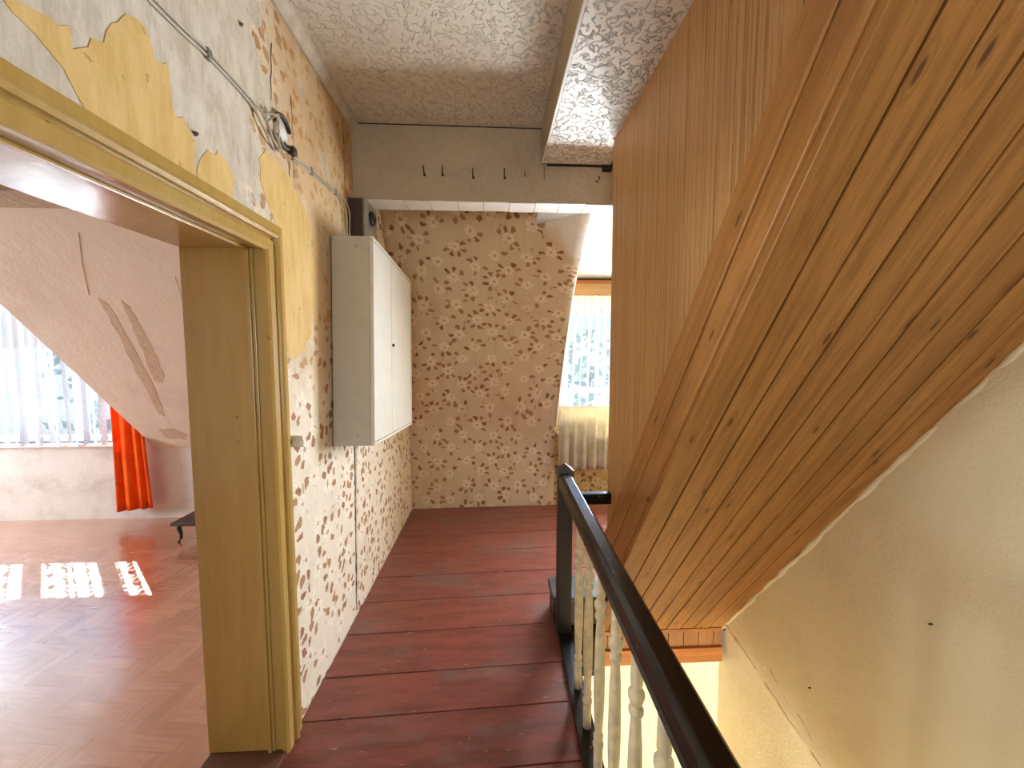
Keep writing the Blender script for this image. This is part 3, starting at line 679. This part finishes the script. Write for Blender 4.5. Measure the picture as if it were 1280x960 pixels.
# low dark piece half hidden by the door jamb
st = thing('low_stool', 'small low dark stool with curved leg half hidden behind the door jamb', 'stool', (-2.45, 3.36, 0))
MB().box(-2.66, -2.24, 3.22, 3.52, 0.150, 0.180).build('stool_top', MT['rust'], st, 0.006)
for x, y in ((-2.61, 3.26), (-2.29, 3.26), (-2.61, 3.48), (-2.29, 3.48)):
    s_ = -1 if x < -2.45 else 1
    MB().tube([(x, y, 0.152), (x + s_ * 0.012, y, 0.12), (x - s_ * 0.004, y, 0.07), (x - s_ * 0.002, y, 0.03), (x + s_ * 0.018, y, 0.004)], [0.02, 0.018, 0.012, 0.010, 0.012], 8).build('leg', MT['iron'], st)
# ------------------------------------------------------------------ wall cabinet
TILTC = math.radians(3.2)
cb = thing('wall_cabinet', 'white two door wall cabinet hung on the floral wallpaper beside the door', 'cabinet', (XL, 2.04, 1.06))
cy0, cy1, cz0, cz1, cx = 1.985, 2.905, 1.075, 2.15, -0.604
MB().box(XL + 0.006, cx - 0.020, cy0, cy1, cz0, cz1).build('body', MT['cabside'], cb, 0.003)
t = 0.016
MB().box(cx - 0.0195, cx, cy0, cy1, cz0, cz0 + t).box(cx - 0.0195, cx, cy0, cy1, cz1 - t, cz1).box(cx - 0.0195, cx, cy0, cy0 + t, cz0 + t, cz1 - t).box(cx - 0.0195, cx, cy1 - t, cy1, cz0 + t, cz1 - t).build('front_frame', MT['cab'], cb, 0.002)
ym = 2.345
for i, (a, b) in enumerate(((cy0 + t + 0.002, ym - 0.002), (ym + 0.002, cy1 - t - 0.002))):
    d = MB().box(cx - 0.018, cx - 0.003, a, b, cz0 + t + 0.002, cz1 - t - 0.002).build('door', MT['cab'], cb, 0.002)
    if i == 1:
        MB().lathe([(0.010, cx - 0.004), (0.010, cx + 0.002), (0.007, cx + 0.008), (0.0, cx + 0.008)], ym + 0.022, 1.625, 12, 'x').build('lock', MT['knob'], d)
for z in (cz0 + 0.05, cz1 - 0.05): MB().lathe([(0.008, cy0 - 0.0016), (0.008, cy0 + 0.004)], -0.69, z, 10, 'y').build('screw_cap', MT['cabside'], cb)
MB().lathe([(0.006, cz1 - 0.002), (0.006, cz1 + 0.012), (0.0, cz1 + 0.012)], cx - 0.02, 2.62, 8).build('hinge_pin', MT['steel'], cb)
piv = Vector((XL, 2.30, 1.08))
cb.matrix_world = Matrix.Translation(piv) @ Matrix.Rotation(-TILTC, 4, 'X') @ Matrix.Translation(-piv) @ Matrix.Translation(cb.location)

# meter box with round dial above the cabinet
mbx = thing('meter_box', 'grey metal electric box with round black dial on top of white cabinet', 'electric box', (XL, 2.4, 2.27))
MB().box(XL + 0.004, -0.735, 2.30, 2.52, 2.235, 2.455).build('body', MT['rust'], mbx, 0.004)
MB().box(-0.735, -0.722, 2.295, 2.525, 2.23, 2.46).build('lid', MT['steel'], mbx, 0.004)
MB().lathe([(0.042, -0.7225), (0.042, -0.708), (0.030, -0.700), (0.026, -0.706), (0.0, -0.706)], 2.41, 2.375, 18, 'x').build('dial', MT['knob'], mbx)

# cables along the wall and the broken round junction box
def wire(pts, label, r=0.0045):
    return tag(MB().tube(pts, r, 6).build('cable', MT['cable']), label, 'cable')
def sm(pts, n=6):
    out = []
    for i in range(len(pts) - 1):
        p = [Vector(pts[max(i - 1, 0)]), Vector(pts[i]), Vector(pts[i + 1]), Vector(pts[min(i + 2, len(pts) - 1)])]
        for k in range(n):
            f = k / n; out.append(0.5 * (2 * p[1] + (p[2] - p[0]) * f + (2 * p[0] - 5 * p[1] + 4 * p[2] - p[3]) * f * f + (3 * p[1] - p[0] - 3 * p[2] + p[3]) * f ** 3))
    return out + [Vector(pts[-1])]
wx = XL + 0.006
wire(sm([(wx, 0.3, 2.40), (wx, 1.032, 2.415), (wx, 1.216, 2.428), (wx, 1.398, 2.424), (wx + 0.012, 1.47, 2.40), (wx + 0.01, 1.511, 2.36), (wx, 1.56, 2.335)]), 'upper thin grey cable pinned along the wall above the door')
wire(sm([(wx, 0.3, 2.385), (wx, 1.032, 2.400), (wx, 1.216, 2.413), (wx, 1.40, 2.408), (wx + 0.008, 1.45, 2.37), (wx + 0.01, 1.49, 2.34), (wx, 1.55, 2.325)]), 'lower thin grey cable running just under the upper one')
wire(sm([(wx, 1.69, 2.372), (wx, 1.75, 2.381), (wx, 1.856, 2.394), (wx, 2.06, 2.412), (wx, 2.20, 2.420), (wx + 0.01, 2.262, 2.395), (wx + 0.015, 2.275, 2.33), (wx + 0.01, 2.265, 2.20)]), 'grey cable from the round junction box down behind the cabinet')
wire(sm([(wx, 1.68, 2.357), (wx, 1.75, 2.369), (wx, 1.856, 2.382), (wx, 2.04, 2.397), (wx, 2.16, 2.404), (wx + 0.01, 2.215, 2.37), (wx + 0.015, 2.225, 2.30), (wx + 0.01, 2.23, 2.17)]), 'second grey cable curling down onto the cabinet top')
for y, z in ((1.216, 2.42), (1.85, 2.388), (2.12, 2.41)):
    lab = {1.216: 'small cable clip above the door opening', 1.85: 'small cable clip midway to the cabinet', 2.12: 'small cable clip near the cabinet'}[y]
    tag(MB().box(XL + 0.001, XL + 0.013, y - 0.009, y + 0.009, z - 0.016, z + 0.016).build('cable_clip', MT['steel'], None, 0.003), lab, 'clip', 'cable clips')
jb = thing('junction_box', 'broken round brown junction box open in the torn wall', 'junction box', (XL, 1.60, 2.42))
cyj, czj, rj = 1.605, 2.425, 0.056
MB().tube([(XL + 0.010, cyj + rj * math.cos(a), czj + rj * math.sin(a)) for a in [math.radians(q) for q in range(20, 171, 10)]], 0.008, 8).build('rim', MT['rust'], jb)
MB().tube([(XL + 0.010, cyj + rj * math.cos(a), czj + rj * math.sin(a)) for a in [math.radians(q) for q in range(215, 321, 10)]], 0.010, 8).build('rim', MT['rust'], jb)
MB().lathe([(0.05, XL + 0.001), (0.05, XL + 0.003)], cyj, czj, 18, 'x').build('back_plate', MT['white'], jb)
MB().box(XL + 0.004, XL + 0.03, 1.645, 1.675, 2.365, 2.395).build('terminal', MT['rust'], jb, 0.004)
MB().tube(sm([(XL + 0.01, 1.50, 2.40), (XL + 0.03, 1.54, 2.45), (XL + 0.02, 1.53, 2.38), (XL + 0.03, 1.56, 2.33), (XL + 0.015, 1.60, 2.34)]), 0.004, 6).build('loose_wire', MT['cable'], jb)
MB().tube(sm([(XL + 0.01, 1.48, 2.42), (XL + 0.035, 1.52, 2.43), (XL + 0.025, 1.545, 2.37), (XL + 0.02, 1.55, 2.32)]), 0.004, 6).build('loose_wire', MT['cable'], jb)
for y, z, lab in ((1.153, 2.166, 'rusty nail stub in the bare paper above the door trim'), (1.382, 2.637, 'dark nail stub high on the wall near the ceiling cove'), (1.43, 2.40, 'rusty nail stub beside the junction box wires')):
    tag(MB().lathe([(0.007, XL), (0.006, XL + 0.005), (0.003, XL + 0.010), (0.0, XL + 0.011)], y, z, 8, 'x').build('nail', MT['nail']), lab, 'nail', 'nails in the left wall')

# ------------------------------------------------------------------ reeded panel wall under the box (ends at y = 2.13)
A0 = lambda y: 1.702 - 1.33 * (y - 1.246)                       # upper edge of the stringer boards
B0 = lambda y: 1.52 - 1.38 * (y - 1.10)                         # soffit plane
YE = 2.125
wi = struct(MB().prism([(0.672, YE, A0(YE) - 0.05), (0.672, YE, 2.70), (0.672, 0.45, 2.70), (0.672, 0.55, A0(0.55) - 0.05)], (0.06, 0, 0)).build('wall_inner', MT['pinev']))
y = YE
while y > 0.50:
    w = 0.082 + jit(0.016); a = y - w
    zb = lambda q: min(A0(q) - 0.03, 2.70)
    MB().prism([(0.660 + jit(0.0006), y - 0.0008, zb(y)), (0.66, y - 0.0008, 2.706), (0.66, a + 0.0008, 2.706), (0.66, a + 0.0008, zb(a))], (0.0115, 0, 0)).build('slat', MT['reed'], wi)
    y = a
# stringer boards of the attic stair along the foot of that wall
st_tr = struct(MB().prism([(0.668, YE, A0(YE) - 0.01), (0.668, 0.3, A0(0.3) - 0.01), (0.668, 0.3, B0(0.3) + 0.005), (0.668, YE, B0(YE) + 0.005)], (0.03, 0, 0)).build('trim_2', MT['pinetrim']))
def tband(t0, t1, x, th):
    q = lambda y, t: A0(y) + (B0(y) - A0(y)) * t
    return MB().prism([(x, YE, q(YE, t0)), (x, 0.28, q(0.28, t0)), (x, 0.28, q(0.28, t1)), (x, YE, q(YE, t1))], (th, 0, 0))
tband(0.0, 0.47, 0.645, 0.03).build('trim_board', MT['pinetrim'], st_tr, 0.004); tband(0.482, 0.90, 0.650, 0.03).build('trim_board', MT['pinetrim'], st_tr, 0.004)
tband(0.90, 1.03, 0.658, 0.02).build('trim_bead', MT['pinetrim'], st_tr, 0.003)
# boarded soffit of the attic stair
YB = 2.41; RX = 1.556
sf = struct(MB().prism([(0.67, YB, B0(YB) + 0.016), (RX + 0.02, YB, B0(YB) + 0.016), (RX + 0.02, 0.1, B0(0.1) + 0.016), (0.67, 0.1, B0(0.1) + 0.016)], (0, 0.012, 0.012)).build('ceiling_stair', MT['dark']))
n = 9; wd_ = (RX - 0.663) / n
for i in range(n):
    a, b = 0.663 + i * wd_ + 0.0030, 0.663 + (i + 1) * wd_ - 0.0030; d = jit(0.0012)
    MB().prism([(a, YB, B0(YB) + d), (b, YB, B0(YB) + d), (b, 0.1, B0(0.1) + d), (a, 0.1, B0(0.1) + d)], (0, 0.012, 0.012)).build('plank', MT['pine'], sf, 0.003)
# fascia of the landing edge: short boards over a brown rail
zf = B0(YB)
fs = struct(MB().box(0.66, RX, YB + 0.012, YB + 0.05, zf - 0.20, zf + 0.02).build('trim_3', MT['dark']))
MB().box(0.655, RX, YB - 0.012, YB + 0.012, zf - 0.016, zf + 0.010).build('bead', MT['pinex'], fs, 0.004)
x = 0.66
while x < RX - 0.02:
    w = min(0.105, RX - x); MB().box(x + 0.002, x + w - 0.002, YB, YB + 0.012, zf - 0.13, zf - 0.014).build('board', MT['pinev'], fs, 0.002); x += w
MB().box(0.64, RX - 0.002, YB - 0.022, YB + 0.012, zf - 0.225, zf - 0.122).build('rail', MT['pinex'], fs, 0.004)

# ------------------------------------------------------------------ stairwell walls
def rough_wall(fn, nu, nv, amp, seed):
    from mathutils import noise
    def g(a, b):
        p, nrm = fn(a, b); k = noise.fractal(Vector((p[0] * 2.1 + seed, p[1] * 2.1, p[2] * 2.1)), 0.8, 2.0, 4) * amp
        return tuple(Vector(p) + Vector(nrm) * k)
    return MB().grid(g, nu, nv)
ridge = lambda y: -0.26 - 0.20 * (2.30 - y)
def rwall(a, b):
    y = -2.6 + 5.1 * a; z = -2.7 + 5.5 * b
    d = z - ridge(y); lip = 0.030 * (1 / (1 + math.exp(d * 45)))      # thicker plaster above the ridge
    lip -= 0.012 * math.exp(-(d * 22) ** 2)
    return (1.548 + lip + max(0, -d) * 0.02, y, z), (1, 0, 0)
wr_ = struct(rough_wall(rwall, 90, 110, 0.010, 3).build('wall_right', MT['stair']))
def lump(y0, y1, zf_, r0, n, x=1.553):
    pts = [(x + jit(0.004), y0 + (y1 - y0) * i / n, zf_(y0 + (y1 - y0) * i / n) + jit(0.006)) for i in range(n + 1)]
    return MB().tube(pts, [r0 * (0.45 + random.random()) for _ in pts], 7)
lump(0.3, 2.40, lambda y: B0(y) - 0.006, 0.013, 60).build('plaster_fillet', MT['stair'], wr_)
lump(1.2, 2.46, lambda y: ridge(y) + 0.01, 0.011, 36, 1.556).build('plaster_ridge', MT['stair'], wr_)
for y_, z_, l_ in ((1.95, -0.20, 0.16), (2.10, -0.16, 0.11), (1.75, -0.26, 0.14)):
    MB().tube([(1.549 + jit(0.002), y_ - l_ * t + jit(0.006), z_ - 0.6 * l_ * t + jit(0.012)) for t in [i / 6 for i in range(7)]], 0.0035, 5).build('plaster_ridge', MT['stair'], wr_)
def fwall(a, b): return (0.30 + 1.35 * a, 2.47, -2.7 + 2.45 * b), (0, 1, 0)
struct(rough_wall(fwall, 24, 40, 0.010, 9).build('wall_far', MT['stair']))
struct(MB().box(0.28, 0.38, -2.6, 2.5, -2.7, -0.30).build('wall_lower', MT['stair']))
struct(MB().box(0.2, 1.7, -2.7, 2.5, -2.8, -2.7).build('floor', plain('lower_floor', '#b9a58c', 0.5)))
for y, z, lab in ((1.685, -0.06, 'tiny dark nail in the cream stairwell wall, the lower one'), (1.212, 0.61, 'tiny dark nail in the cream stairwell wall, the upper one')):
    tag(MB().lathe([(0.003, 1.546), (0.003, 1.534), (0.0, 1.534)], y, z, 6, 'x').build('nail', MT['rust']), lab, 'nail', 'nails in the stairwell wall')

# rear of the hall behind the viewer, upper opening cut for the added fill lamp
mbk = MB()
for a, b, c, d in ((-1.09, -0.65, -2.7, 3.0), (0.55, 1.75, -0.3, 3.0), (-0.65, 0.55, -0.3, 0.8), (-0.65, 0.55, 2.2, 3.0), (0.2, 0.55, -2.8, -0.3), (1.45, 1.75, -2.8, -0.3), (0.55, 1.45, -0.75, -0.3), (0.55, 1.45, -2.8, -1.75)): mbk.box(a, b, -2.66, -2.6, c, d)
struct(mbk.build('wall_rear', MT['stair']))

# ------------------------------------------------------------------ balustrade
bl = thing('stair_balustrade', 'black handrail with newel post and cream turned balusters along the stair opening', 'railing', (0.37, 2.05, 0))
rx = lambda y: 0.386 - 0.033 * (1.95 - y)
rt_ = lambda y: 0.390 - 0.026 * (1.95 - y)
nw = MB().box(0.358, 0.436, 2.012, 2.088, -0.25, 0.905).build('newel_post', MT['newel'], bl, 0.006)
MB().prism([(0.354, 2.008, 0.905), (0.440, 2.008, 0.905), (0.440, 2.092, 0.905), (0.354, 2.092, 0.905)], (0, 0, 0.030)).add([(0.354, 2.008, 0.935), (0.440, 2.008, 0.935), (0.440, 2.092, 0.935), (0.354, 2.092, 0.935), (0.397, 2.05, 0.968)], [(0, 1, 4), (1, 2, 4), (2, 3, 4), (3, 0, 4)]).build('post_cap', plain('grey_worn_black', '#4b463d', 0.4, 0.3), nw)
def handrail():
    pr = [(-0.036, 0.845), (-0.042, 0.858), (-0.036, 0.872), (-0.041, 0.885), (-0.036, 0.912), (-0.024, 0.924), (0.024, 0.924), (0.036, 0.912), (0.041, 0.885), (0.036, 0.872), (0.042, 0.858), (0.036, 0.845)]
    y0, y1 = 2.02, -0.6; n = len(pr); vs = [(rt_(y0) + a * 0.88, y0, z) for a, z in pr] + [(rt_(y1) + a * 0.88, y1, z) for a, z in pr]
    return MB().add(vs, [(i, (i + 1) % n, n + (i + 1) % n, n + i) for i in range(n)] + [tuple(range(n)), tuple(range(n, 2 * n))[::-1]])
handrail().build('handrail', MT['black'], bl, 0.003)
MB().prism([(rx(2.02) - 0.028, 2.02, 0.0), (rx(2.02) + 0.05, 2.02, 0.0), (rx(-0.6) + 0.05, -0.6, 0.0), (rx(-0.6) - 0.028, -0.6, 0.0)], (0, 0, 0.022)).build('base_rail', MT['black'], bl, 0.004)
MB().prism([(rx(2.02) + 0.000, 2.02, -0.28), (rx(2.02) + 0.05, 2.02, -0.28), (rx(-0.6) + 0.05, -0.6, -0.28), (rx(-0.6) + 0.0, -0.6, -0.28)], (0, 0, 0.28)).build('edge_board', MT['black'], bl, 0.003)
BP = [(0.017, 0.0), (0.017, 0.10), (0.012, 0.105), (0.020, 0.118), (0.020, 0.128), (0.013, 0.135), (0.018, 0.150), (0.019, 0.160), (0.013, 0.172), (0.016, 0.20), (0.020, 0.30), (0.0205, 0.38), (0.018, 0.52), (0.0145, 0.585), (0.013, 0.60), (0.020, 0.612), (0.020, 0.622), (0.013, 0.630), (0.017, 0.640), (0.022, 0.655), (0.022, 0.668), (0.013, 0.680), (0.016, 0.690), (0.0165, 0.70), (0.0145, 0.80), (0.014, 0.85)]
for y in (1.66, 1.47, 1.29, 1.105, 0.925, 0.755, 0.575, 0.395):
    MB().lathe([(r * 0.98, 0.015 + h * 0.992) for r, h in BP], rt_(y) + 0.010, y, 14).build('baluster', MT['cream'], bl)
MB().box(0.43, 0.668, 2.055, 2.105, 0.728, 0.790).build('cross_rail', MT['black'], bl, 0.008)
# first step of the attic stair behind the newel
stp = thing('stair_step', 'low dark bottom step with worn blue-grey top behind the newel post', 'step', (0.5, 2.2, 0))
def rnd_rect(x0, x1, y0, y1, r, z, d):
    pts = [(x1, y0, z), (x1, y1, z)]
    for k in range(7): a = PI / 2 + k / 6 * PI / 2; pts.append((x0 + r + r * math.cos(a), y1 - r + r * math.sin(a), z))
    for k in range(7): a = PI + k / 6 * PI / 2; pts.append((x0 + r + r * math.cos(a), y0 + r + r * math.sin(a), z))
    return MB().prism(pts, (0, 0, d))
rnd_rect(0.352, 0.640, 2.105, 2.30, 0.035, 0.0, 0.135).build('riser', plain('dark_step_paint', '#2c1d15', 0.4, 0.3), stp, 0.003)
rnd_rect(0.342, 0.648, 2.093, 2.32, 0.040, 0.135, 0.032).build('tread', plain('worn_tread', '#4a4644', 0.25, 0.4), stp, 0.006)

# ------------------------------------------------------------------ garden trees beyond the windows
def tree(x, y, z0, h, r, label):
    t = thing('garden_tree', label, 'tree', (x, y, z0), 'garden trees beyond the windows')
    MB().tube([(x, y, z0), (x + 0.1, y, z0 + h * 0.5), (x, y + 0.1, z0 + h * 0.9)], [0.16, 0.11, 0.04], 8).build('trunk', MT['bark'], t)
    mb = MB()
    for _ in range(380):
        a, b = random.random() * 2 * PI, random.random() * PI; q = r * random.random() ** 0.4
        c = Vector((x + q * math.sin(b) * math.cos(a), y + q * math.sin(b) * math.sin(a), z0 + h * 0.75 + 1.1 * q * math.cos(b)))
        u = Vector((jit(1), jit(1), jit(1))).normalized() * 0.17; v = u.orthogonal().normalized() * 0.08
        mb.add([c - u, c + v, c + u, c - v], [(0, 1, 2, 3)])
    mb.build('foliage', MT['leaf'], t)
tree(2.3, 9.0, -5.5, 7.6, 1.9, 'bushy garden tree seen through the hall dormer net'); tree(-9.0, 10.5, -5.5, 8.0, 2.2, 'bushy garden tree seen through the lace curtain')
